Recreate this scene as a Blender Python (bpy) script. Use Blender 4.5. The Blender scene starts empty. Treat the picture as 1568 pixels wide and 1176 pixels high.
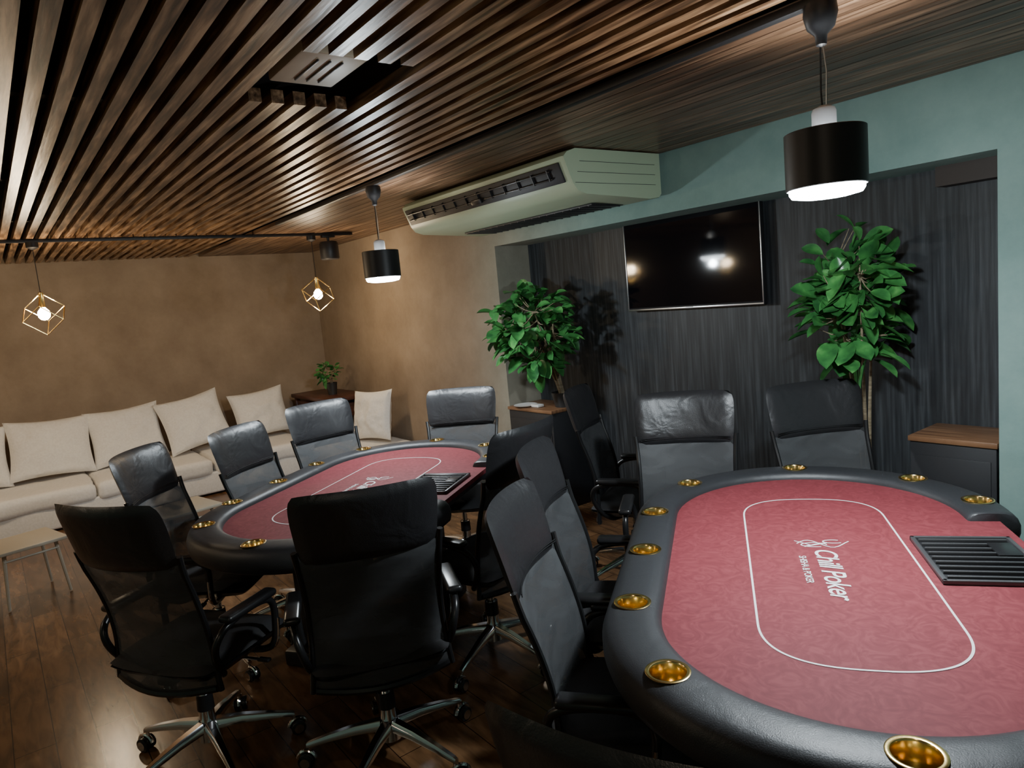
import bpy, bmesh, math, random
from mathutils import Matrix, Vector, noise
from math import sin, cos, pi, radians, sqrt
random.seed(7)
scene=bpy.context.scene
COL=scene.collection

# ---------------------------------------------------------------- materials
def new_mat(name):
    m=bpy.data.materials.new(name); m.use_nodes=True
    nt=m.node_tree; b=nt.nodes["Principled BSDF"]
    return m,nt,b
def simple(name,col,rough=.5,metal=0.,spec=.5,bump=0,bscale=200,coat=0,wrinkle=0):
    m,nt,b=new_mat(name)
    b.inputs["Base Color"].default_value=(*col,1); b.inputs["Roughness"].default_value=rough
    b.inputs["Metallic"].default_value=metal; b.inputs["Specular IOR Level"].default_value=spec
    b.inputs["Coat Weight"].default_value=coat
    if bump:
        tc=nt.nodes.new("ShaderNodeTexCoord"); n=nt.nodes.new("ShaderNodeTexNoise"); n.inputs["Scale"].default_value=bscale
        n.inputs["Detail"].default_value=4
        bp=nt.nodes.new("ShaderNodeBump"); bp.inputs["Strength"].default_value=bump; bp.inputs["Distance"].default_value=.005
        nt.links.new(tc.outputs["Object"],n.inputs["Vector"]); nt.links.new(n.outputs["Fac"],bp.inputs["Height"]); nt.links.new(bp.outputs["Normal"],b.inputs["Normal"])
        if wrinkle:
            n2=nt.nodes.new("ShaderNodeTexNoise"); n2.inputs["Scale"].default_value=7; n2.inputs["Detail"].default_value=2; n2.inputs["Distortion"].default_value=1.2
            b2=nt.nodes.new("ShaderNodeBump"); b2.inputs["Strength"].default_value=wrinkle; b2.inputs["Distance"].default_value=.02
            nt.links.new(tc.outputs["Object"],n2.inputs["Vector"]); nt.links.new(n2.outputs["Fac"],b2.inputs["Height"]); nt.links.new(b2.outputs["Normal"],bp.inputs["Normal"])
    return m
def emis(name,col,s):
    m,nt,b=new_mat(name)
    b.inputs["Base Color"].default_value=(*col,1); b.inputs["Emission Color"].default_value=(*col,1); b.inputs["Emission Strength"].default_value=s
    return m
def ramp(nt,src,stops):
    r=nt.nodes.new("ShaderNodeValToRGB"); e=r.color_ramp.elements
    e[0].position=stops[0][0]; e[0].color=(*stops[0][1],1); e[1].position=stops[-1][0]; e[1].color=(*stops[-1][1],1)
    for p,c in stops[1:-1]:
        x=e.new(p); x.color=(*c,1)
    nt.links.new(src,r.inputs["Fac"]); return r
def noise_mat(name,scale,nscale,stops,rough=.5,detail=6,bump=.2,bdist=.004,distort=0,spec=.5,metal=0,coat=0):
    m,nt,b=new_mat(name)
    tc=nt.nodes.new("ShaderNodeTexCoord"); mp=nt.nodes.new("ShaderNodeMapping"); mp.inputs["Scale"].default_value=scale
    n=nt.nodes.new("ShaderNodeTexNoise"); n.inputs["Scale"].default_value=nscale; n.inputs["Detail"].default_value=detail; n.inputs["Distortion"].default_value=distort
    nt.links.new(tc.outputs["Object"],mp.inputs["Vector"]); nt.links.new(mp.outputs["Vector"],n.inputs["Vector"])
    r=ramp(nt,n.outputs["Fac"],stops); nt.links.new(r.outputs["Color"],b.inputs["Base Color"])
    b.inputs["Roughness"].default_value=rough; b.inputs["Specular IOR Level"].default_value=spec; b.inputs["Metallic"].default_value=metal
    b.inputs["Coat Weight"].default_value=coat
    if bump:
        bp=nt.nodes.new("ShaderNodeBump"); bp.inputs["Strength"].default_value=bump; bp.inputs["Distance"].default_value=bdist
        nt.links.new(n.outputs["Fac"],bp.inputs["Height"]); nt.links.new(bp.outputs["Normal"],b.inputs["Normal"])
    return m

M={}
M['slat']=noise_mat("slat_wood",(1.6,20,20),2.2,[(.34,(.045,.022,.010)),(.5,(.19,.105,.054)),(.66,(.46,.29,.165))],rough=.32,bump=.35,bdist=.003)
M['plank']=noise_mat("ceiling_plank_wood",(1.0,18,18),2.4,[(.32,(.045,.025,.015)),(.52,(.145,.083,.049)),(.70,(.33,.21,.13))],rough=.34,bump=.25,bdist=.003)
M['dark']=simple("plenum_black",(.008,.006,.005),.9)
M['panel']=noise_mat("charcoal_woodgrain_panel",(30,30,1.3),2.0,[(.3,(.010,.012,.015)),(.5,(.023,.027,.031)),(.72,(.052,.059,.066))],rough=.5,bump=.3,bdist=.003)
# stucco : tan at the lounge side fading into grey-green, cool lamplight tint mixed into the colour
def stucco():
    m,nt,b=new_mat("lamp_tinted_stucco")
    tc=nt.nodes.new("ShaderNodeTexCoord"); sp=nt.nodes.new("ShaderNodeSeparateXYZ"); nt.links.new(tc.outputs["Object"],sp.inputs[0])
    mr=nt.nodes.new("ShaderNodeMapRange"); mr.inputs[1].default_value=-4.9; mr.inputs[2].default_value=-3.2
    nt.links.new(sp.outputs["X"],mr.inputs[0])
    n=nt.nodes.new("ShaderNodeTexNoise"); n.inputs["Scale"].default_value=1.5; n.inputs["Detail"].default_value=11; n.inputs["Roughness"].default_value=.70
    nt.links.new(tc.outputs["Object"],n.inputs["Vector"])
    r1=ramp(nt,n.outputs["Fac"],[(.28,(.220,.165,.115)),(.72,(.385,.305,.228))])
    r2=ramp(nt,n.outputs["Fac"],[(.30,(.150,.255,.235)),(.70,(.26,.385,.35))])
    mx=nt.nodes.new("ShaderNodeMix"); mx.data_type='RGBA'
    nt.links.new(mr.outputs[0],mx.inputs["Factor"]); nt.links.new(r1.outputs["Color"],mx.inputs["A"]); nt.links.new(r2.outputs["Color"],mx.inputs["B"])
    nt.links.new(mx.outputs["Result"],b.inputs["Base Color"]); b.inputs["Roughness"].default_value=.8
    n2=nt.nodes.new("ShaderNodeTexNoise"); n2.inputs["Scale"].default_value=9; n2.inputs["Detail"].default_value=8
    nt.links.new(tc.outputs["Object"],n2.inputs["Vector"])
    bp=nt.nodes.new("ShaderNodeBump"); bp.inputs["Strength"].default_value=.3; bp.inputs["Distance"].default_value=.012
    nt.links.new(n2.outputs["Fac"],bp.inputs["Height"]); nt.links.new(bp.outputs["Normal"],b.inputs["Normal"])
    return m
M['wall']=stucco()
def floor_mat():
    m,nt,b=new_mat("dark_oak_floorboards")
    tc=nt.nodes.new("ShaderNodeTexCoord"); br=nt.nodes.new("ShaderNodeTexBrick")
    br.inputs["Scale"].default_value=1; br.inputs["Brick Width"].default_value=1.1; br.inputs["Row Height"].default_value=.14
    br.inputs["Mortar Size"].default_value=.002; br.inputs["Color1"].default_value=(.150,.074,.032,1); br.inputs["Color2"].default_value=(.23,.12,.055,1); br.inputs["Mortar"].default_value=(.03,.015,.009,1)
    nt.links.new(tc.outputs["Object"],br.inputs["Vector"])
    mp=nt.nodes.new("ShaderNodeMapping"); mp.inputs["Scale"].default_value=(2.0,9,1); n=nt.nodes.new("ShaderNodeTexNoise"); n.inputs["Scale"].default_value=2.5; n.inputs["Detail"].default_value=8; n.inputs["Distortion"].default_value=.6
    nt.links.new(tc.outputs["Object"],mp.inputs["Vector"]); nt.links.new(mp.outputs["Vector"],n.inputs["Vector"])
    r=ramp(nt,n.outputs["Fac"],[(.3,(.35,.35,.35)),(.7,(1.0,1.0,1.0))])
    mx=nt.nodes.new("ShaderNodeMix"); mx.data_type='RGBA'; mx.blend_type='MULTIPLY'; mx.inputs["Factor"].default_value=1
    nt.links.new(br.outputs["Color"],mx.inputs["A"]); nt.links.new(r.outputs["Color"],mx.inputs["B"]); nt.links.new(mx.outputs["Result"],b.inputs["Base Color"])
    b.inputs["Roughness"].default_value=.25
    bp=nt.nodes.new("ShaderNodeBump"); bp.inputs["Strength"].default_value=.15; bp.inputs["Distance"].default_value=.003
    nt.links.new(n.outputs["Fac"],bp.inputs["Height"]); nt.links.new(bp.outputs["Normal"],b.inputs["Normal"])
    return m
M['floor']=floor_mat()
M['felt']=noise_mat("crimson_speed_cloth",(1,1,1),14,[(.35,(.150,.024,.030)),(.5,(.175,.030,.037)),(.65,(.205,.040,.047))],rough=.7,distort=4.0,bump=0,spec=.28)
M['white']=simple("white_print",(.8,.8,.8),.6)
M['rail']=simple("black_vinyl_padding",(.024,.025,.028),.45,bump=.15,bscale=350,wrinkle=.12)
M['leather']=simple("black_pu_leather",(.020,.020,.022),.36,bump=.15,bscale=300,wrinkle=.28)
M['seatfab']=simple("black_mesh_cloth",(.018,.018,.020),.75,bump=.4,bscale=500)
M['plastic']=simple("black_plastic",(.012,.012,.013),.3)
M['brass']=simple("polished_brass",(.92,.68,.28),.2,1)
M['chrome']=simple("chrome",(.85,.85,.86),.14,1)
M['grey']=simple("tray_grey_metal",(.12,.12,.125),.35,.6)
M['black']=simple("matte_black_metal",(.012,.012,.014),.45)
M['silver']=simple("brushed_aluminium",(.7,.72,.75),.3,1)
M['socket']=simple("satin_white_socket",(.62,.64,.66),.25,.2)
M['screen']=simple("tv_glass",(.004,.004,.006),.06,spec=.25)
M['acw']=simple("ac_cream_plastic",(.50,.61,.43),.4)
M['acd']=simple("ac_dark_grille",(.014,.014,.016),.5)
M['cotton']=noise_mat("white_cotton",(1,1,1),60,[(.3,(.80,.79,.76)),(.7,(.89,.88,.86))],rough=.9,bump=.3,spec=.2)
M['leaf']=noise_mat("glossy_leaf",(1,1,1),14,[(.3,(.02,.095,.03)),(.55,(.05,.22,.055)),(.75,(.14,.40,.11))],rough=.3,bump=0)
M['bark']=noise_mat("pale_trunk",(1,1,4),20,[(.3,(.16,.12,.07)),(.7,(.36,.30,.20))],rough=.8)
M['pot']=simple("dark_ceramic_pot",(.03,.03,.03),.4)
M['walnut']=noise_mat("walnut_top",(1.5,20,1),2.5,[(.3,(.13,.06,.03)),(.7,(.30,.16,.08))],rough=.4)
M['mahog']=noise_mat("mahogany",(2,2,20),2.5,[(.3,(.05,.018,.012)),(.7,(.12,.045,.028))],rough=.4)
M['beam']=simple("dark_brown_beam",(.035,.025,.02),.6)
M['cab']=simple("charcoal_cabinet",(.018,.019,.022),.5)
M['cream']=simple("cream_laminate",(.42,.37,.29),.45)
M['ventcream']=simple("vent_ivory",(.62,.52,.36),.45)
M['ceramic']=simple("white_ceramic",(.75,.75,.73),.3)
M['cool']=emis("cool_led_diffuser",(.88,.95,1),60)
M['warm']=emis("warm_filament",(1,.76,.46),140)
# see-through net cloth
m,nt,b=new_mat("grey_net_cloth")
b.inputs["Base Color"].default_value=(.060,.063,.067,1); b.inputs["Roughness"].default_value=.6
tr=nt.nodes.new("ShaderNodeBsdfTransparent"); mx=nt.nodes.new("ShaderNodeMixShader")
tc=nt.nodes.new("ShaderNodeTexCoord"); n=nt.nodes.new("ShaderNodeTexNoise"); n.inputs["Scale"].default_value=5; n.inputs["Distortion"].default_value=.8
mp=nt.nodes.new("ShaderNodeMapping"); mp.inputs["Scale"].default_value=(1,1,2.5)
nt.links.new(tc.outputs["Object"],mp.inputs["Vector"]); nt.links.new(mp.outputs["Vector"],n.inputs["Vector"])
mr=nt.nodes.new("ShaderNodeMapRange"); mr.inputs[1].default_value=.35; mr.inputs[2].default_value=.65; mr.inputs[3].default_value=.14; mr.inputs[4].default_value=.44
nt.links.new(n.outputs["Fac"],mr.inputs[0]); nt.links.new(mr.outputs[0],mx.inputs[0])
out=nt.nodes["Material Output"]
nt.links.new(b.outputs[0],mx.inputs[1]); nt.links.new(tr.outputs[0],mx.inputs[2]); nt.links.new(mx.outputs[0],out.inputs[0]); M['net']=m

# ---------------------------------------------------------------- mesh builder
class MB:
    def __init__(s): s.v=[];s.f=[];s.mi=[];s.mats=[];s.sm=[]
    def mid(s,k):
        if k not in s.mats: s.mats.append(k)
        return s.mats.index(k)
    def add(s,vs,fs,k,smooth=True):
        o=len(s.v); s.v+= [tuple(v) for v in vs]; i=s.mid(k)
        for f in fs: s.f.append(tuple(a+o for a in f)); s.mi.append(i); s.sm.append(smooth)
    def box(s,c,d,k,bev=0,rot=None,seg=2):
        bm=bmesh.new(); bmesh.ops.create_cube(bm,size=1)
        for v in bm.verts: v.co=Vector((v.co.x*d[0],v.co.y*d[1],v.co.z*d[2]))
        if bev: bmesh.ops.bevel(bm,geom=bm.edges[:],offset=bev,segments=seg,profile=.5,affect='EDGES')
        R=rot if rot else Matrix.Identity(3); c=Vector(c)
        bm.verts.index_update()
        s.add([R@v.co+c for v in bm.verts],[[v.index for v in f.verts] for f in bm.faces],k,bool(bev)); bm.free()
    def tube(s,pts,r,k,n=10,closed=False,caps=True):
        pts=[Vector(p) for p in pts]; N=len(pts); vs=[];fs=[]
        rr=r if isinstance(r,(list,tuple)) else [r]*N
        up=None
        for i,p in enumerate(pts):
            if closed: d=pts[(i+1)%N]-pts[i-1]
            else: d=pts[min(i+1,N-1)]-pts[max(i-1,0)]
            d.normalize()
            if up is None:
                up=Vector((0,0,1)) if abs(d.z)<.9 else Vector((1,0,0))
            a=(up-d*up.dot(d)).normalized(); up=a; b=d.cross(a)
            for j in range(n):
                t=2*pi*j/n; vs.append(p+a*cos(t)*rr[i]+b*sin(t)*rr[i])
        for i in range(N if closed else N-1):
            for j in range(n):
                q=(i+1)%N; fs.append((i*n+j,i*n+(j+1)%n,q*n+(j+1)%n,q*n+j))
        if caps and not closed:
            fs.append(tuple(range(n))[::-1]); fs.append(tuple((N-1)*n+j for j in range(n)))
        s.add(vs,fs,k)
    def lathe(s,prof,k,c=(0,0,0),n=28,rot=None):
        R=rot if rot else Matrix.Identity(3); c=Vector(c); vs=[];fs=[]
        for r,z in prof:
            for j in range(n): vs.append(R@Vector((r*cos(2*pi*j/n),r*sin(2*pi*j/n),z))+c)
        for i in range(len(prof)-1):
            for j in range(n): fs.append((i*n+j,i*n+(j+1)%n,(i+1)*n+(j+1)%n,(i+1)*n+j))
        s.add(vs,fs,k)
    def grid(s,fn,nu,nv,k,smooth=True):
        vs=[fn(-1+2*i/nu,-1+2*j/nv) for j in range(nv+1) for i in range(nu+1)]
        fs=[(j*(nu+1)+i,j*(nu+1)+i+1,(j+1)*(nu+1)+i+1,(j+1)*(nu+1)+i) for j in range(nv) for i in range(nu)]
        s.add(vs,fs,k,smooth)
    def mesh(s,name,weld=True):
        me=bpy.data.meshes.new(name); me.from_pydata(s.v,[],s.f)
        for k in s.mats: me.materials.append(M[k])
        me.polygons.foreach_set("material_index",s.mi); me.polygons.foreach_set("use_smooth",s.sm); me.update()
        if weld:
            bm=bmesh.new(); bm.from_mesh(me); bmesh.ops.remove_doubles(bm,verts=bm.verts,dist=.00005)
            bmesh.ops.recalc_face_normals(bm,faces=bm.faces); bm.to_mesh(me); bm.free()
        try: me.set_sharp_from_angle(angle=radians(42))
        except Exception: pass
        return me
def obj(name,me,parent=None,loc=(0,0,0),rz=0,rot=None):
    o=bpy.data.objects.new(name,me); COL.objects.link(o); o.location=loc
    o.rotation_euler=rot if rot else (0,0,rz)
    if parent: o.parent=parent
    return o
def empty(name,loc=(0,0,0),rz=0,scale=(1,1,1)):
    o=bpy.data.objects.new(name,None); COL.objects.link(o); o.location=loc; o.rotation_euler=(0,0,rz); o.scale=scale; o.empty_display_size=.1; return o
def single(name,mb,loc=(0,0,0),rz=0,weld=True): return obj(name,mb.mesh(name,weld),None,loc,rz)

# ---------------------------------------------------------------- room shell
CZ=2.35; XL=-8.03; YB=3.25; XR=1.6; YF=-2.6; RX0=-4.40; RX1=-1.05; RZ=2.012
def wallbox(name,a,b,k):
    mb=MB(); mb.box([(p+q)/2 for p,q in zip(a,b)],[q-p for p,q in zip(a,b)],k); return single(name,mb)
wallbox("floor",(XL-.2,YF-.2,-.1),(XR+.2,3.9,0),'floor')
wallbox("ceiling",(XL-.2,YF-.2,2.47),(XR+.2,3.9,2.6),'dark')
wallbox("wall_left",(XL-.15,YF-.1,0),(XL,3.8,2.47),'wall')
wallbox("wall_right",(XR,YF-.1,0),(XR+.15,3.8,2.47),'wall')
wallbox("wall_front",(XL,YF-.15,0),(XR,YF,2.47),'wall')
mb=MB()
mb.box(((XL+RX0)/2,YB+.25,1.235),(RX0-XL,.5,2.47),'wall')
mb.box(((XR+RX1)/2,YB+.25,1.235),(XR-RX1,.5,2.47),'wall')
mb.box(((RX0+RX1)/2,YB+.25,(RZ+2.47)/2),(RX1-RX0,.5,2.47-RZ),'wall')
single("wall_back",mb,weld=False)
wallbox("wall_recess_panel",(RX0,3.58,0),(RX1,3.75,RZ),'panel')
wallbox("trim_recess_beam",(-1.36,3.47,1.925),(RX1,3.58,RZ),'beam')
# slats (run along X)
mb=MB(); HX0,HX1,HY0,HY1=-2.43,-1.94,.845,1.165
y=YF+.045; i=0
while y<1.90:
    segs=[(XL+.01,XR-.01)]
    if HY0<y<HY1: segs=[(XL+.01,HX0),(HX1,XR-.01)]
    for a,b in segs: mb.box(((a+b)/2,y,CZ+.0225+random.uniform(-.0015,.0015)),(b-a,.043,.045),'slat')
    y+=.0775
single("ceiling_slats",mb,weld=False)
mb=MB(); y=1.985
while y<YB+.0:
    w=min(.088,YB-y); mb.box(((XL+XR)/2,y+w/2,CZ+.014),(XR-XL-.02,w-.006,.028),'plank'); y+=.088
single("ceiling_planks",mb,weld=False)
mb=MB()
for xx in (-7,-5.6,-4.2,-2.75,-1.6,-.2,1.2): mb.box((xx,-.35,CZ+.075),(.045,4.4,.05),'dark')
single("trim_ceiling_joists",mb,weld=False)
# vent unit visible in slat opening
mb=MB(); mb.box((-2.19,.985,2.43),(.30,.22,.078),'ventcream',.008)
for k_ in range(3): mb.box((-2.19,.945+.04*k_,2.388),(.20,.006,.006),'grey',.002)
single("ceiling_air_vent",mb,weld=False)

# ---------------------------------------------------------------- lamps
def light(name,loc,power,col,rad,parent=None,typ='POINT'):
    l=bpy.data.lights.new(name,typ); l.energy=power; l.color=col
    if typ=='AREA': l.shape='DISK'; l.size=rad*2
    else: l.shadow_soft_size=rad
    o=bpy.data.objects.new(name,l); COL.objects.link(o); o.location=loc
    if parent: o.parent=parent
    return o
TY=1.94
t=empty("ceiling_light_track",(0,0,0))
mb=MB(); mb.box(((-5.4+.9)/2,TY,CZ-.012),(6.3,.034,.024),'black',.002); obj("rail_bar",mb.mesh("rail_bar"),t)
t2=empty("ceiling_light_track",(0,0,0))
mb=MB(); mb.box((-6.15,.25,CZ-.012),(.034,5.3,.024),'black',.002); obj("rail_bar",mb.mesh("rail_bar2"),t2)
def drum(x,y,zb,pw,up=.30):
    e=empty("drum_pendant_lamp",(x,y,0))
    mb=MB()
    mb.lathe([(.0,CZ-.024),(.042,CZ-.024),(.045,CZ-.05),(.036,CZ-.085),(.016,CZ-.105),(.014,CZ-.13),(.006,CZ-.135),(0,CZ-.135)],'black')
    obj("canopy",mb.mesh("canopy"),e)
    mb=MB(); mb.tube([(-.003,0,CZ-.13),(-.006,0,CZ-.25),(-.004,0,zb+.22)],.0028,'black',6); mb.tube([(.004,0,CZ-.13),(.012,0,CZ-.2),(.008,0,CZ-.3),(.002,0,zb+.22)],.002,'silver',6)
    obj("cord",mb.mesh("cord"),e)
    mb=MB(); mb.lathe([(0,zb+.222),(.012,zb+.222),(.029,zb+.214),(.032,zb+.205),(.032,zb+.130),(0,zb+.130)],'socket')
    obj("socket",mb.mesh("socket"),e)
    mb=MB(); mb.lathe([(.104,zb+.155),(.107,zb+.153),(.107,zb+.002),(.104,zb),(.104,zb+.155)],'black',n=40)
    for i in range(3):
        a=2*pi*i/3; mb.tube([(.03*cos(a),.03*sin(a),zb+.148),(.105*cos(a),.105*sin(a),zb+.148)],.004,'black',6)
    obj("shade",mb.mesh("shade",False),e)
    mb=MB(); mb.lathe([(.1,zb+.012),(.0985,zb-.010),(.092,zb-.020),(.06,zb-.026),(0,zb-.028)],'cool',n=40); obj("diffuser",mb.mesh("diffuser"),e)
    light("downlight",(0,0,zb-.031),pw*.30,(.88,.95,1),.09,e,'AREA')
    light("bulb_light",(0,0,zb-.06),pw*.55,(.84,.95,1),.03,e)
    light("uplight",(0,.055,zb+.10),pw*up,(1,.94,.84),.02,e)
drum(-1.04,TY,1.838,70,.25)
drum(-3.76,TY,1.80,50,.32)
def cage(x,y,zc,pw,rz):
    e=empty("cage_pendant_lamp",(x,y,0),rz)
    mb=MB(); mb.lathe([(0,CZ-.024),(.04,CZ-.024),(.04,CZ-.06),(.012,CZ-.075),(0,CZ-.075)],'black'); obj("canopy",mb.mesh("canopy"),e)
    a=.178; h=a/2
    R=Matrix.Rotation(math.atan(sqrt(2)),3,'X')@Matrix.Rotation(radians(45),3,'Z')
    cs=[R@Vector((sx*h,sy*h,sz*h)) for sx in(-1,1) for sy in(-1,1) for sz in(-1,1)]
    top=max(c.z for c in cs)
    mb=MB(); mb.tube([(0,0,CZ-.07),(0,0,zc+top)],.0028,'black',6); mb.lathe([(0,zc+top+.01),(.016,zc+top),(.018,zc+.055),(.012,zc+.045),(0,zc+.045)],'brass'); obj("cord_socket",mb.mesh("cord_socket"),e)
    mb=MB()
    for i in range(8):
        for j in range(i+1,8):
            if abs((cs[i]-cs[j]).length-a)<.001: mb.tube([cs[i]+Vector((0,0,zc)),cs[j]+Vector((0,0,zc))],.0042,'brass',6)
    obj("wire_cage",mb.mesh("wire_cage"),e)
    mb=MB(); mb.lathe([(0.001,zc-.046),(.020,zc-.042),(.036,zc-.024),(.041,zc-.002),(.036,zc+.020),(.020,zc+.040),(.012,zc+.05)],'warm'); obj("bulb",mb.mesh("bulb"),e)
    light("bulb_light",(0,0,zc),pw,(1,.78,.52),.05,e)
cage(-6.15,.40,1.81,88,.3); cage(-6.15,2.50,1.80,54,1.0)
cage(-6.15,-1.6,1.81,64,.1)  # extra pendant out of view, added as warm fill light
# black track spotlight beside the far pendant
e=empty("track_spotlight",(-6.15,2.66,0))
mb=MB(); mb.lathe([(0,2.27),(.075,2.27),(.085,2.25),(.085,2.12),(.078,2.11),(0,2.11)],'black'); mb.tube([(0,0,2.27),(0,0,2.326)],.012,'black'); mb.box((0,0,2.318),(.05,.12,.02),'black',.004); obj("housing",mb.mesh("housing"),e)
# added fill lights behind the camera, in made-up ceiling fittings
for dx,dy,pw in ((.5,-1.2,20),(-3.4,-1.9,28)):
    e=empty("added_fill_downlight",(dx,dy,0)); mb=MB(); mb.lathe([(.06,CZ-.004),(.05,CZ-.006),(.045,CZ+.03),(0,CZ+.03)],'cream'); obj("ring",mb.mesh("ring"),e)
    light("fill_light",(0,0,CZ-.05),pw,(1,.84,.64),.08,e)

# ---------------------------------------------------------------- poker table
def stadium(r,L,n=24,x0=0):
    pts=[]
    for i in range(n+1): a=pi*i/n; pts.append((r*cos(a),L+r*sin(a)))
    for i in range(n+1): a=pi+pi*i/n; pts.append((r*cos(a),-L+r*sin(a)))
    return pts
def prism(mb,pts,z0,z1,k,smooth=False):
    n=len(pts); vs=[(x,y,z0) for x,y in pts]+[(x,y,z1) for x,y in pts]
    fs=[tuple(range(n))[::-1],tuple(range(n,2*n))]+[(i,(i+1)%n,n+(i+1)%n,n+i) for i in range(n)]
    mb.add(vs,fs,k,smooth)
L0=.40;R0=.545;HW=.078
def rail_mesh():
    path=[]
    def P(x,y,nx,ny): path.append((Vector((x,y,0)),Vector((nx,ny,0))))
    P(R0,.345,1,0);P(R0,.35,1,0);P(R0,.36,1,0);P(R0,.38,1,0)
    for i in range(49): a=pi*i/48; P(R0*cos(a),L0+R0*sin(a),cos(a),sin(a))
    for i in range(1,10): P(-R0,L0-2*L0*i/10,-1,0)
    for i in range(49): a=pi+pi*i/48; P(R0*cos(a),-L0+R0*sin(a),cos(a),sin(a))
    P(R0,-.38,1,0);P(R0,-.36,1,0);P(R0,-.35,1,0);P(R0,-.345,1,0)
    prof=[(-1,-.045),(-1,.0),(-.97,.018),(-.87,.033),(-.66,.041),(-.3,.0435),(.1,.0435),(.45,.041),(.72,.034),(.9,.018),(1,-.002),(1,-.03),(.92,-.05),(.75,-.06),(-.8,-.06)]
    vs=[];fs=[];n=len(prof);N=len(path)
    for i,(p,nn) in enumerate(path):
        sc=1
        if i in(0,N-1): sc=.90
        elif i in (1,N-2): sc=.97
        for a,z in prof: vs.append(p+nn*(a*HW*sc)+Vector((0,0,.735+z*sc)))
    for i in range(N-1):
        for j in range(n): fs.append((i*n+j,(i+1)*n+j,(i+1)*n+(j+1)%n,i*n+(j+1)%n))
    fs.append(tuple(range(n))); fs.append(tuple((N-1)*n+j for j in range(n))[::-1])
    mb=MB(); mb.add(vs,fs,'rail'); return mb.mesh("padded_rail")
cups=[(-.44,.74),(-.0,.955),(.43,.78),(.545,.48),(-.545,.36),(-.545,-.02),(-.545,-.40),(-.44,-.74),(0,-.945),(.43,-.76),(.545,-.48)]
def snap(x,y):
    if y>L0: v=Vector((x,y-L0)); v=v.normalized()*R0; return v.x,v.y+L0
    if y<-L0: v=Vector((x,y+L0)); v=v.normalized()*R0; return v.x,v.y-L0
    return (R0 if x>0 else -R0),y
cups=[snap(*c) for c in cups]
railme=rail_mesh()
ro=obj("tmp_rail",railme); mb=MB()
for x,y in cups:
    n=28; vs=[(x+.041*cos(2*pi*j/n),y+.041*sin(2*pi*j/n),z) for z in(.705,.85) for j in range(n)]
    mb.add(vs,[tuple(range(n))[::-1],tuple(range(n,2*n))]+[(i,(i+1)%n,n+(i+1)%n,n+i) for i in range(n)],'brass',False)
co_=obj("tmp_cut",mb.mesh("tmp_cut"))
md=ro.modifiers.new("b",'BOOLEAN'); md.object=co_; md.operation='DIFFERENCE'; md.solver='EXACT'
dg=bpy.context.evaluated_depsgraph_get(); rail_final=bpy.data.meshes.new_from_object(ro.evaluated_get(dg)); rail_final.name="padded_rail"
bpy.data.objects.remove(ro); bpy.data.objects.remove(co_)
try: rail_final.set_sharp_from_angle(angle=radians(50))
except Exception: pass
# felt
mbf=MB()
fp=[(.56,-.352),(.56,.352),(.50,.352)]
fp+= [(.50*cos(pi*i/28),L0+.50*sin(pi*i/28)) for i in range(29)]+[(.50*cos(pi+pi*i/28),-L0+.50*sin(pi+pi*i/28)) for i in range(29)]+[(.50,-.352)]
prism(mbf,fp,.725,.748,'felt'); feltme=mbf.mesh("felt_surface")
mbl=MB()
NL=120
def ov(t,d):
    a=2*pi*t; c,s_=cos(a),sin(a); ex=2/2.6
    x=math.copysign(abs(c)**ex,c)*(.230+d); yy=math.copysign(abs(s_)**ex,s_)*(.205+d)
    return x,yy-.018+math.copysign(.405,s_ if abs(s_)>1e-6 else 1)
vs=[];fs=[]
for i in range(NL):
    t=(i+.5)/NL
    for d in (-.0028,.0028):
        x,y=ov(t,d); vs.append((x,y,.7492))
for i in range(NL): q=(i+1)%NL; fs.append((2*i,2*i+1,2*q+1,2*q))
mbl.add(vs,fs,'white',False)
def ribbon(pts,w):
    vs=[];fs=[]; pts=[(p[0],p[1]+.06) for p in pts]
    for i,p in enumerate(pts):
        a=Vector(pts[max(i-1,0)]);b=Vector(pts[min(i+1,len(pts)-1)]);d=(b-a).normalized();nn=Vector((-d.y,d.x))*w/2
        vs+= [(p[0]+nn.x,p[1]+nn.y,.7492),(p[0]-nn.x,p[1]-nn.y,.7492)]
    for i in range(len(pts)-1): fs.append((2*i,2*i+1,2*i+3,2*i+2))
    mbl.add(vs,fs,'white',False)
ribbon([(-.08+.012*i,.065+.03*sin(i*.55)) for i in range(14)],.004)
ribbon([(-.03+.038*cos(t*.35),.055+.018*sin(t*.35)) for t in range(16)],.004)
ribbon([(.03+.03*cos(t*.35+1),.085+.014*sin(t*.35+1)) for t in range(14)],.004)
ribbon([(-.06+.008*i,.04+.004*i) for i in range(10)],.008)
ribbon([(-.085+.006*i,.09-.005*i) for i in range(9)],.0035)
lineme=mbl.mesh("printed_line",False)
def text_mesh(txt,size,shear,name,off=0):
    c=bpy.data.curves.new(name,'FONT'); c.body=txt; c.size=size; c.shear=shear; c.align_x='CENTER'; c.extrude=.0004; c.space_character=.90; c.offset=off
    o=bpy.data.objects.new(name,c); COL.objects.link(o); bpy.context.view_layer.update()
    me=bpy.data.meshes.new_from_object(o.evaluated_get(bpy.context.evaluated_depsgraph_get())); bpy.data.objects.remove(o)
    me.materials.clear(); me.materials.append(M['white']); return me
txt1=text_mesh("Chill Poker",.088,.25,"lettering",.0006); txt2=text_mesh("SHISHA & POKER",.029,0,"small_lettering")
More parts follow.
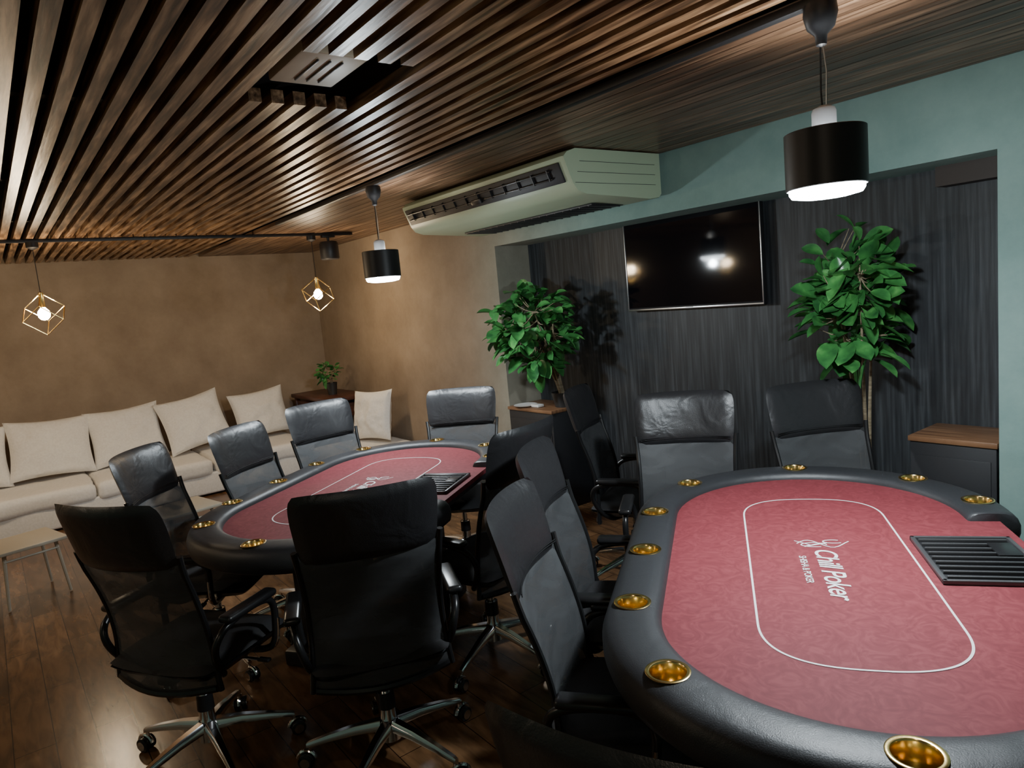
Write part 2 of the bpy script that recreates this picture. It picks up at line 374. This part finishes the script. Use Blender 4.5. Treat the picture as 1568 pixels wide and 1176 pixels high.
# chip tray
mb=MB()
tx0,tx1,ty0,ty1=.255,.525,-.17,.17
mb.box(((tx0+tx1)/2,0,.7505),(tx1-tx0,ty1-ty0,.005),'black',.001)
for c,d in (((tx0+.006,0,.756),(.012,.34,.012)),((tx1-.006,0,.756),(.012,.34,.012)),(((tx0+tx1)/2,ty0+.006,.756),(.27,.012,.012)),(((tx0+tx1)/2,ty1-.006,.756),(.27,.012,.012))): mb.box(c,d,'grey',.002)
for i in range(9):
    yy=ty0+.03+i*.035; mb.box(((tx0+tx1)/2+.0,yy,.757),(.235,.007,.012),'grey',.002)
mb.box((tx1-.05,.06,.761),(.06,.10,.008),'plastic',.002)
trayme=mb.mesh("chip_tray",False)
mb=MB()
prism(mb,stadium(.53,L0,24),.685,.728,'black')
bodyme=mb.mesh("table_body",False)
mb=MB()
for s_ in(-1,1):
    mb.box((0,s_*.42,.38),(.42,.07,.61),'black',.01); mb.box((0,s_*.42,.04),(.62,.10,.08),'black',.015)
mb.box((0,0,.30),(.05,.8,.10),'black',.008)
legme=mb.mesh("pedestal_legs",False)
mb=MB()
for x,y in cups: mb.lathe([(.041,.774),(.049,.7775),(.050,.7800),(.047,.7815),(.041,.7800),(.0385,.776),(.0375,.735),(.036,.712),(.03,.708),(0.0005,.708)],'brass',(x,y,0),32)
cupme=mb.mesh("brass_cup_holders")
def ptable(x,y,rz,sc):
    e=empty("poker_table",(x,y,0),rz,(sc,sc,1))
    for n,me in (("padded_rail",rail_final),("felt_surface",feltme),("printed_line",lineme),("chip_tray",trayme),("table_body",bodyme),("pedestal_legs",legme),("brass_cup_holders",cupme)): obj(n,me,e)
    o=obj("lettering",txt1,e,(-.035,-.10,.7492),rot=(0,0,-pi/2)); o=obj("small_lettering",txt2,e,(-.085,-.08,.7492),rot=(0,0,-pi/2))
    return e
ptable(-1.063,1.925,radians(36.45),1.0)
ptable(-3.20,1.434,radians(35.4),.94)

# ---------------------------------------------------------------- office chair
def yb(z):  # back profile (centre line)
    t=max(0,(z-.42)/(1.09-.42))
    return -.185-.135*t**1.5+.022*sin(pi*min(1,max(0,t*1.6)))
def wlow(z): return .216+.012*((z-.66)/.22)**2
def panel(mb,z0,z1,hw,th,k,nu=14,nv=14,pw=6,cr=.10,conc=.045):
    zc=(z0+z1)/2;hz=(z1-z0)/2
    def f(sg):
        def g(u,v):
            z=zc+v*hz*(1-.05*cr*10*abs(u)**6)
            w=hw(z)*(1-cr*abs(v)**7)
            x=u*w
            gg=(max(0,(1-abs(u)**pw))*max(0,(1-abs(v)**pw)))**.5
            return (x,yb(z)+conc*(abs(x)/.23)**2+sg*th/2*gg,z)
        return g
    mb.grid(f(1),nu,nv,k); mb.grid(f(-1),nu,nv,k)
mb=MB(); panel(mb,.85,1.095,lambda z:.229-.012*max(0,(1.0-z)/.15),.046,'leather',20,14,4,.085)
for zz in (.880,.886): # stitched seam
    mb.tube([(-.205+.41*i/12,yb(zz)+.045*((-.205+.41*i/12)/.23)**2+.0185,zz) for i in range(13)],.0018,'plastic',5)
HEAD=mb.mesh("padded_headrest")
mb=MB(); panel(mb,.385,.872,wlow,.012,'net',14,18,14,.03); NET=mb.mesh("net_backrest")
mb=MB()
for sg in(-1,1):
    pts=[]
    for i in range(15):
        z=.39+(.90-.39)*i/14; w=wlow(z)
        pts.append((sg*w,yb(z)+.045*(w/.23)**2,z))
    mb.tube(pts,.010,'plastic',8)
pts=[(-.22+.44*i/10,yb(.39)+.042*((-.22+.44*i/10)/.215)**2,.398-.016*cos(pi*(i-5)/10)) for i in range(11)]; mb.tube(pts,.014,'plastic',8)
mb.box((0,-.10,.40),(.07,.12,.02),'plastic',.006)
FRAME=mb.mesh("back_frame")
mb=MB()
def seat(sg):
    def g(u,v):
        x=u*.235*(1-.07*abs(v)**6); y=.03+v*.225*(1-.06*abs(u)**6)
        gg=(max(0,1-abs(u)**5)*max(0,1-abs(v)**5))**.5
        z=.455+ sg*.042*gg -.035*max(0,v-.55)**1.5+ (.012*u*u if sg>0 else 0)
        return (x,y,z)
    return g
mb.grid(seat(1),16,16,'seatfab'); mb.grid(seat(-1),16,16,'plastic'); SEAT=mb.mesh("seat")
mb=MB()
mb.box((0,.02,.395),(.20,.24,.04),'plastic',.012); mb.tube([(.09,.05,.39),(.24,.06,.385)],.006,'chrome',8); mb.box((.25,.06,.385),(.05,.022,.012),'plastic',.004)
mb.lathe([(0,.40),(.016,.40),(.016,.26),(.026,.26),(.028,.15),(.04,.14),(.045,.085),(0,.085)],'chrome',(0,0,0),20)
mb.lathe([(.0265,.262),(.029,.262),(.031,.20),(.0265,.20)],'plastic',(0,0,0),20)
GAS=mb.mesh("gas_lift")
mb=MB()
for i in range(5):
    a=2*pi*i/5+.3; d=Vector((cos(a),sin(a),0)); q=Vector((-sin(a),cos(a),0))
    vs=[];st=[(.03,.022,.135,.04),(.12,.018,.125,.034),(.22,.014,.105,.026),(.295,.011,.086,.02),(.305,.009,.083,.016)]
    for r_,w,z,h in st:
        for cx,cz in((-1,-.4),(-1,.2),(-.6,.5),(.6,.5),(1,.2),(1,-.4),(.6,-.5),(-.6,-.5)): vs.append(d*r_+q*w*cx+Vector((0,0,z+cz*h)))
    fs=[(k_*8+j,k_*8+(j+1)%8,(k_+1)*8+(j+1)%8,(k_+1)*8+j) for k_ in range(4) for j in range(8)]+[tuple(range(8)),tuple(range(32,40))]
    mb.add(vs,fs,'chrome')
    mb.tube([d*.295+Vector((0,0,.045)),d*.295+Vector((0,0,.09))],.006,'chrome',8)
    b_=a+random.uniform(-1,1); ax=Vector((-sin(b_),cos(b_),0)); fw=Vector((cos(b_),sin(b_),0)); c=d*.295+fw*.016+Vector((0,0,.0275))
    for sg in(-1,1): 
        mb.tube([c+ax*sg*.006,c+ax*sg*.009,c+ax*sg*.022,c+ax*sg*.025],[.022,.0275,.0275,.022],'plastic',18)
        mb.tube([c+ax*sg*.0245,c+ax*sg*.0275],.018,'chrome',14)
    arc=[c+(fw*cos(t_)+Vector((0,0,1))*sin(t_))*.033 for t_ in [radians(10+i_*20) for i_ in range(9)]]
    mb.tube(arc,.008,'chrome',8)
STAR=mb.mesh("five_star_base",False)
mb=MB()
for sg in(-1,1):
    loop=[(sg*.12,.10,.405),(sg*.22,.11,.405),(sg*.262,.115,.43),(sg*.272,.12,.50),(sg*.272,.125,.58),(sg*.272,.10,.615),(sg*.272,.03,.627),(sg*.272,-.07,.623),(sg*.268,-.14,.60),(sg*.250,-.165,.54),(sg*.232,-.13,.46),(sg*.20,-.08,.41),(sg*.12,-.05,.40)]
    P_=[Vector(p) for p in loop]
    for _ in range(2):
        Q=[P_[0]]
        for a_,b_ in zip(P_[:-1],P_[1:]): Q+=[a_*.75+b_*.25,a_*.25+b_*.75]
        Q.append(P_[-1]); P_=Q
    mb.tube(P_,.013,'plastic' ,10)
    f_=[p+Vector((sg*.012,0,0)) for p in P_[6:16]]; mb.tube(f_,.006,'chrome',8)
    mb.box((sg*.272,.0,.637),(.056,.25,.028),'plastic',.013,seg=3)
ARM=mb.mesh("armrests",False)
def chair(x,y,fx,fy,dz=0,spin=0):
    rz=math.atan2(-fx,fy)
    e=empty("office_chair",(x,y,0),rz)
    for n,me in(("padded_headrest",HEAD),("net_backrest",NET),("back_frame",FRAME),("seat",SEAT),("armrests",ARM)): obj(n,me,e,(0,0,dz))
    obj("gas_lift",GAS,e,(0,0,0)); obj("five_star_base",STAR,e,(0,0,0),rz=spin)
chair(-2.72,.465,-.54,.84,-.01,.4)
chair(-2.22,.965,-.926,.376,-.005,.1)
chair(-1.37,1.315,.804,.594,-.045,.8)
chair(-1.745,1.715,.804,.594,-.025,.2)
chair(-2.53,1.66,-.967,-.275,0,.5)
chair(-2.63,2.735,.86,.5,-.015,.3)
chair(-1.96,2.38,.62,-.78,0,.9)
chair(-1.49,2.88,.86,-.51,.0,.6)
chair(-3.60,2.23,.72,-.69,-.035,.2)
chair(-3.98,1.67,.988,.156,-.025,.7)
chair(-3.60,1.17,.80,.60,-.025,.1)
chair(-3.49,.72,.64,.77,-.025,.5)
chair(-.65,.80,-.40,.92,.008,.2)

# ---------------------------------------------------------------- lounge sofa + pillows
e=empty("lounge_sofa",(.04,0,0))
def softbox(mb,c,d,k,r=.06,amp=.008,seed=0):
    bm=bmesh.new(); bmesh.ops.create_cube(bm,size=1)
    for v in bm.verts: v.co=Vector((v.co.x*d[0],v.co.y*d[1],v.co.z*d[2]))
    bmesh.ops.bevel(bm,geom=bm.edges[:],offset=r,segments=3,profile=.6,affect='EDGES')
    bmesh.ops.subdivide_edges(bm,edges=[ed for ed in bm.edges if ed.calc_length()>.2],cuts=14,use_grid_fill=True)
    c=Vector(c)
    for v in bm.verts:
        p=v.co+c; q=noise.noise(p*3.1+Vector((seed,0,0)))*1.4+noise.noise(p*9+Vector((0,seed,0)))*.7
        v.co+=v.co.normalized()*amp*q
    bm.verts.index_update()
    mb.add([v.co+c for v in bm.verts],[[v.index for v in f.verts] for f in bm.faces],k); bm.free()
mb=MB()
ys=[-2.4,-1.4,-.4,.62,1.6,2.60]
for a,b_ in zip(ys[:-1],ys[1:]): softbox(mb,(-7.52,(a+b_)/2,.265),(1.0,b_-a-.01,.16),'cotton',r=.055,amp=.018,seed=a)
softbox(mb,(-7.53,.1,.118),(.97,4.95,.20),'cotton',r=.02,amp=.012,seed=5)
obj("seat_long",mb.mesh("seat_long",False),e)
mb=MB(); softbox(mb,(-6.33,2.82,.25),(.76,.76,.14),'cotton',r=.05,amp=.01,seed=9); softbox(mb,(-6.33,2.83,.105),(.74,.72,.18),'cotton',r=.02,amp=.008,seed=3); obj("seat_return",mb.mesh("seat_return",False),e)
def pillow_mesh(SX,SZ,T,seed):
    mb=MB()
    def f(sg):
        def g(u,v):
            x=u*SX/2*(1-.09*(1-v*v)); z=v*SZ/2*(1-.09*(1-u*u))
            t=((1-u*u)*(1-v*v)); y=sg*T/2*max(0,t)**.40
            w=noise.noise(Vector((u*2.2,v*2.2,seed)))*.03*t**.5+noise.noise(Vector((u*6,v*6,seed+3*sg)))*.013*t**.3
            return (x,y+w,z)
        return g
    mb.grid(f(1),26,26,'cotton'); mb.grid(f(-1),26,26,'cotton'); return mb.mesh("cushion")
def pillow(x,y,zb,SX,SZ,rz,lean,roll,seed,T=.23):
    me=pillow_mesh(SX,SZ,T,seed)
    o=bpy.data.objects.new("throw_pillow",me); COL.objects.link(o)
    c=SZ/2*abs(cos(roll))+SX/2*abs(sin(roll))
    o.matrix_world=Matrix.Translation((x,y,zb+c*cos(lean)+.006))@Matrix.Rotation(rz,4,'Z')@Matrix.Rotation(lean,4,'X')@Matrix.Rotation(roll,4,'Y')
q=pi/2; zs=.345
pillow(-7.69,-.95,zs,.66,.56,q,-.28,.0,1); pillow(-7.69,-.28,zs,.68,.56,q,-.28,.03,2)
pillow(-7.67,.37,zs,.68,.56,q,-.30,.05,3); pillow(-7.69,1.00,zs,.66,.56,q,-.28,-.04,4); pillow(-7.61,1.61,zs,.63,.56,q,-.32,-.15,5); pillow(-7.67,2.30,zs,.60,.52,q,-.28,-.07,6)
pillow(-6.32,2.97,.32,.56,.50,.25,-.22,-.05,7,.17)
# corner table
mb=MB(); mb.box((-7.34,2.97,.725),(1.10,.48,.04),'mahog',.006)
for sx in(-.5,.5):
    for sy in(-.19,.19): mb.box((-7.34+sx,2.97+sy,.355),(.05,.05,.70),'mahog',.004)
mb.box((-7.34,2.97,.60),(1.0,.40,.14),'mahog',.004); mb.box((-7.34,2.97,.15),(1.0,.40,.03),'mahog',.004)
single("corner_side_table",mb,weld=False)
def lowtable(x,y,rz):
    e=empty("low_coffee_table",(x,y,0),rz); mb=MB(); mb.box((0,0,.36),(.40,.40,.022),'cream',.006); obj("top",mb.mesh("top"),e)
    mb=MB()
    for sx in(-1,1):
        for sy in(-1,1): mb.tube([(sx*.14,sy*.14,.35),(sx*.17,sy*.17,.006)],[.012,.009],'cream',8)
        mb.tube([(sx*.15,-.15,.30),(sx*.15,.15,.30)],.007,'cream',8)
    obj("legs",mb.mesh("legs",False),e)
lowtable(-5.38,.02,.25); lowtable(-5.27,.95,.2)

# ---------------------------------------------------------------- TV
e=empty("wall_television",(-2.785,3.58,1.740)); w,h=1.03,.595
mb=MB(); mb.box((0,-.045,0),(w,.035,h),'black',.004); mb.box((0,-.015,0),(w*.6,.03,h*.6),'black',.004); obj("housing",mb.mesh("housing"),e)
mb=MB(); mb.box((0,-.0635,.004),(w-.026,.002,h-.034),'screen'); obj("screen",mb.mesh("screen"),e)
mb=MB(); mb.box((0,-.064,-h/2+.006),(w,.006,.012),'silver',.002); mb.box((w/2-.003,-.063,0),(.006,.005,h),'silver',.001); mb.box((-w/2+.003,-.063,0),(.006,.005,h),'silver',.001); mb.box((0,-.063,h/2-.002),(w,.005,.004),'silver',.001); mb.box((0,-.068,-h/2+.006),(.05,.003,.008),'white'); obj("bezel",mb.mesh("bezel",False),e)

# ---------------------------------------------------------------- ceiling air conditioner
e=empty("ceiling_air_conditioner",(0,0,0))
x0,x1=-4.40,-2.70
prof=[(3.22,2.345),(2.56,2.345),(2.50,2.325),(2.475,2.30),(2.478,2.285),(2.53,2.165),(2.56,2.13),(2.62,2.112),(3.12,2.09),(3.20,2.10),(3.22,2.12)]
mb=MB(); n=len(prof)
xs=[x0,x0+.012,x1-.012,x1]; vs=[]
cy,cz_=2.88,2.24
for i,x in enumerate(xs):
    s_=.985 if i in(0,3) else 1
    for y,z in prof: vs.append((x,cy+(y-cy)*s_,min(2.345,cz_+(z-cz_)*s_)))
fs=[(i*n+j,(i+1)*n+j,(i+1)*n+(j+1)%n,i*n+(j+1)%n) for i in range(3) for j in range(n)]+[tuple(range(n)),tuple(3*n+j for j in range(n))[::-1]]
mb.add(vs,fs,'acw')
for k_ in range(3): mb.box((x1+.0005,2.86+.01*k_,2.17+.055*k_),(.002,.62-.02*k_,.0025),'grey')
obj("casing",mb.mesh("casing"),e)
mb=MB()
ang=math.atan2(2.53-2.478,2.285-2.165)
R=Matrix.Rotation(ang,3,'X')
mb.box(((x0+x1)/2,2.499,2.226),(x1-x0-.08,.012,.106),'acd',.003,R)
mb.box(((x0+x1)/2-.02,2.478,2.243),(x1-x0-.18,.014,.008),'plastic',.002,R)
mb.box(((x0+x1)/2-.02,2.497,2.205),(x1-x0-.18,.014,.008),'plastic',.002,R)
for k_ in range(12): mb.box((x0+.14+k_*.13,2.488,2.226),(.005,.02,.06),'acd',0,R)
mb.box(((x0+x1)/2+.05,2.485,2.20),(.10,.02,.03),'plastic',.003,R)
obj("outlet_louvres",mb.mesh("outlet_louvres",False),e)
mb=MB(); mb.box(((x0+x1)/2,2.98,2.094),(1.3,.26,.012),'acd',.002)
for k_ in range(18): mb.box((x0+.23+k_*.073,2.98,2.087),(.005,.26,.006),'grey')
obj("intake_grille",mb.mesh("intake_grille",False),e)

# ---------------------------------------------------------------- cabinets
def cabinet(name,cx,cy,sx,sy,H_):
    e=empty(name,(cx,cy,0)); mb=MB(); mb.box((0,0,(H_-.025)/2),(sx,sy,H_-.025),'cab',.004); mb.box((0,-sy/2-.002,(H_-.05)/2),(sx-.04,.006,H_-.12),'cab',.002); obj("body",mb.mesh("body"),e)
    mb=MB(); mb.box((0,-.004,H_-.0125),(sx+.012,sy+.012,.024),'walnut',.003); obj("top",mb.mesh("top"),e)
cabinet("storage_cabinet",-1.235,3.42,.34,.30,.83)
cabinet("storage_cabinet",-4.11,3.39,.52,.34,.765)
mb=MB(); mb.lathe([(0,.0),(.05,.0),(.09,.012),(.092,.015),(.05,.008),(0,.006)],'ceramic'); mb.box((.12,.02,.012),(.09,.06,.02),'ceramic',.004)
single("serving_plate",mb,(-4.22,3.27,.7655))

# ---------------------------------------------------------------- plants
def leaf(mb,p,d,up,Ln,W,k='leaf'):
    d=d.normalized(); sd=d.cross(up)
    if sd.length<.1: sd=d.cross(Vector((1,0,0)))
    sd.normalize(); nn=sd.cross(d).normalized()
    n=8; vs=[]; droop=random.uniform(.08,.42)*Ln
    for i in range(n+1):
        t=i/n; w=W/2*(max(0,sin(pi*t**1.2)))**.6 if 0<t<1 else .0
        c=p+d*Ln*t-Vector((0,0,1))*droop*t*t
        vs+= [c-sd*w+nn*w*.35,c-sd*w*.5+nn*w*.1,c,c+sd*w*.5+nn*w*.1,c+sd*w+nn*w*.35]
    fs=[(i*5+j,i*5+j+1,i*5+j+6,i*5+j+5) for i in range(n) for j in range(4)]
    mb.add(vs,fs,k)
def plant(name,base,top_c,rx,ry,rz_,nl,Ln,limits,pot,lump=-.12):
    e=empty(name,base); B=Vector(base); C=Vector(top_c)-B
    pr,ph=pot; mb=MB(); mb.lathe([(0,0),(pr*.75,0),(pr,ph),(pr*1.02,ph+.01),(pr*.92,ph+.01),(pr*.9,ph-.015),(0,ph-.015)],'pot'); obj("pot",mb.mesh("pot"),e)
    mbs=MB(); mbl_=MB()
    stems=[]
    for i in range(5 if nl>60 else 3):
        a=2*pi*i/5+.5; end=C+Vector((cos(a)*rx*.55,sin(a)*ry*.5,rz_*(.15+.2*(i%3))))
        st=Vector((cos(a)*.012,sin(a)*.012,ph-.03))
        pts=[]
        mid=st*.45+C*.55; mid.x=st.x*.7+C.x*.3; mid.y=st.y*.7+C.y*.3
        for j in range(13):
            t=j/12; pts.append(st*(1-t)**2+mid*2*t*(1-t)+end*t*t)
        r0=.012 if nl>60 else .005
        mbs.tube(pts,[r0*(1-.65*j/12) for j in range(13)],'bark',8); stems.append(pts)
    cnt=0
    while cnt<nl:
        u=Vector((random.gauss(0,1),random.gauss(0,1),random.gauss(0,1))).normalized()*random.uniform(.1,1)**.55
        p=C+Vector((u.x*rx,u.y*ry,u.z*rz_))
        if noise.noise(Vector((u.x*1.8,u.y*1.8,u.z*1.8+len(name)+base[0])))<lump: continue
        d=Vector((u.x*.8+random.uniform(-.6,.6),u.y*.8+random.uniform(-.6,.6),u.z*.3+random.uniform(-.35,.65)))
        L_=Ln*random.uniform(.65,1.2); d.normalize(); W_=p+B+d*L_
        if not limits(p+B) or not limits(W_) : 
            cnt+=.05; continue
        leaf(mbl_,p,d,Vector((random.uniform(-.7,.7),random.uniform(-.9,.5),1)),L_,L_*.58)
        if random.random()<.35:
            best=min((s for st_ in stems for s in st_[5:]),key=lambda s:(s-p).length)
            mbs.tube([best,(best+p)/2+Vector((0,0,-.01)),p],[.004,.003,.0015],'bark',5)
        cnt+=1
    obj("stems",mbs.mesh("stems",False),e); obj("foliage",mbl_.mesh("foliage",False),e)
limL=lambda p: p.y<3.54 and (p.y<3.22 or (p.x>-4.37)) and p.z<1.95
limR=lambda p: p.y<3.54 and p.z<1.90
plant("potted_rubber_plant",(-3.92,3.40,.766),(-3.93,3.17,1.38),.35,.24,.32,290,.14,limL,(.085,.10))
plant("potted_rubber_plant",(-1.68,3.44,0),(-1.645,3.27,1.44),.17,.19,.35,250,.14,limR,(.11,.26))
plant("small_potted_plant",(-7.20,2.95,.745),(-7.20,2.93,.99),.13,.12,.10,55,.085,lambda p:p.y<3.22,(.06,.12))

# ---------------------------------------------------------------- world + camera
w=bpy.data.worlds.new("World"); scene.world=w; w.use_nodes=True
w.node_tree.nodes["Background"].inputs[0].default_value=(.5,.45,.4,1); w.node_tree.nodes["Background"].inputs[1].default_value=.1
cam=bpy.data.cameras.new("camera"); co=bpy.data.objects.new("camera",cam); COL.objects.link(co)
cam.sensor_width=36; cam.lens=24.47; cam.clip_start=.02
R_=Vector((.6059,.7899,-.0931));U_=Vector((-.0432,.1495,.9878));F_=Vector((-.7944,.5947,-.1247))
mm=Matrix(((R_.x,U_.x,-F_.x,0),(R_.y,U_.y,-F_.y,0),(R_.z,U_.z,-F_.z,1.62),(0,0,0,1)))
co.matrix_world=mm
scene.camera=co
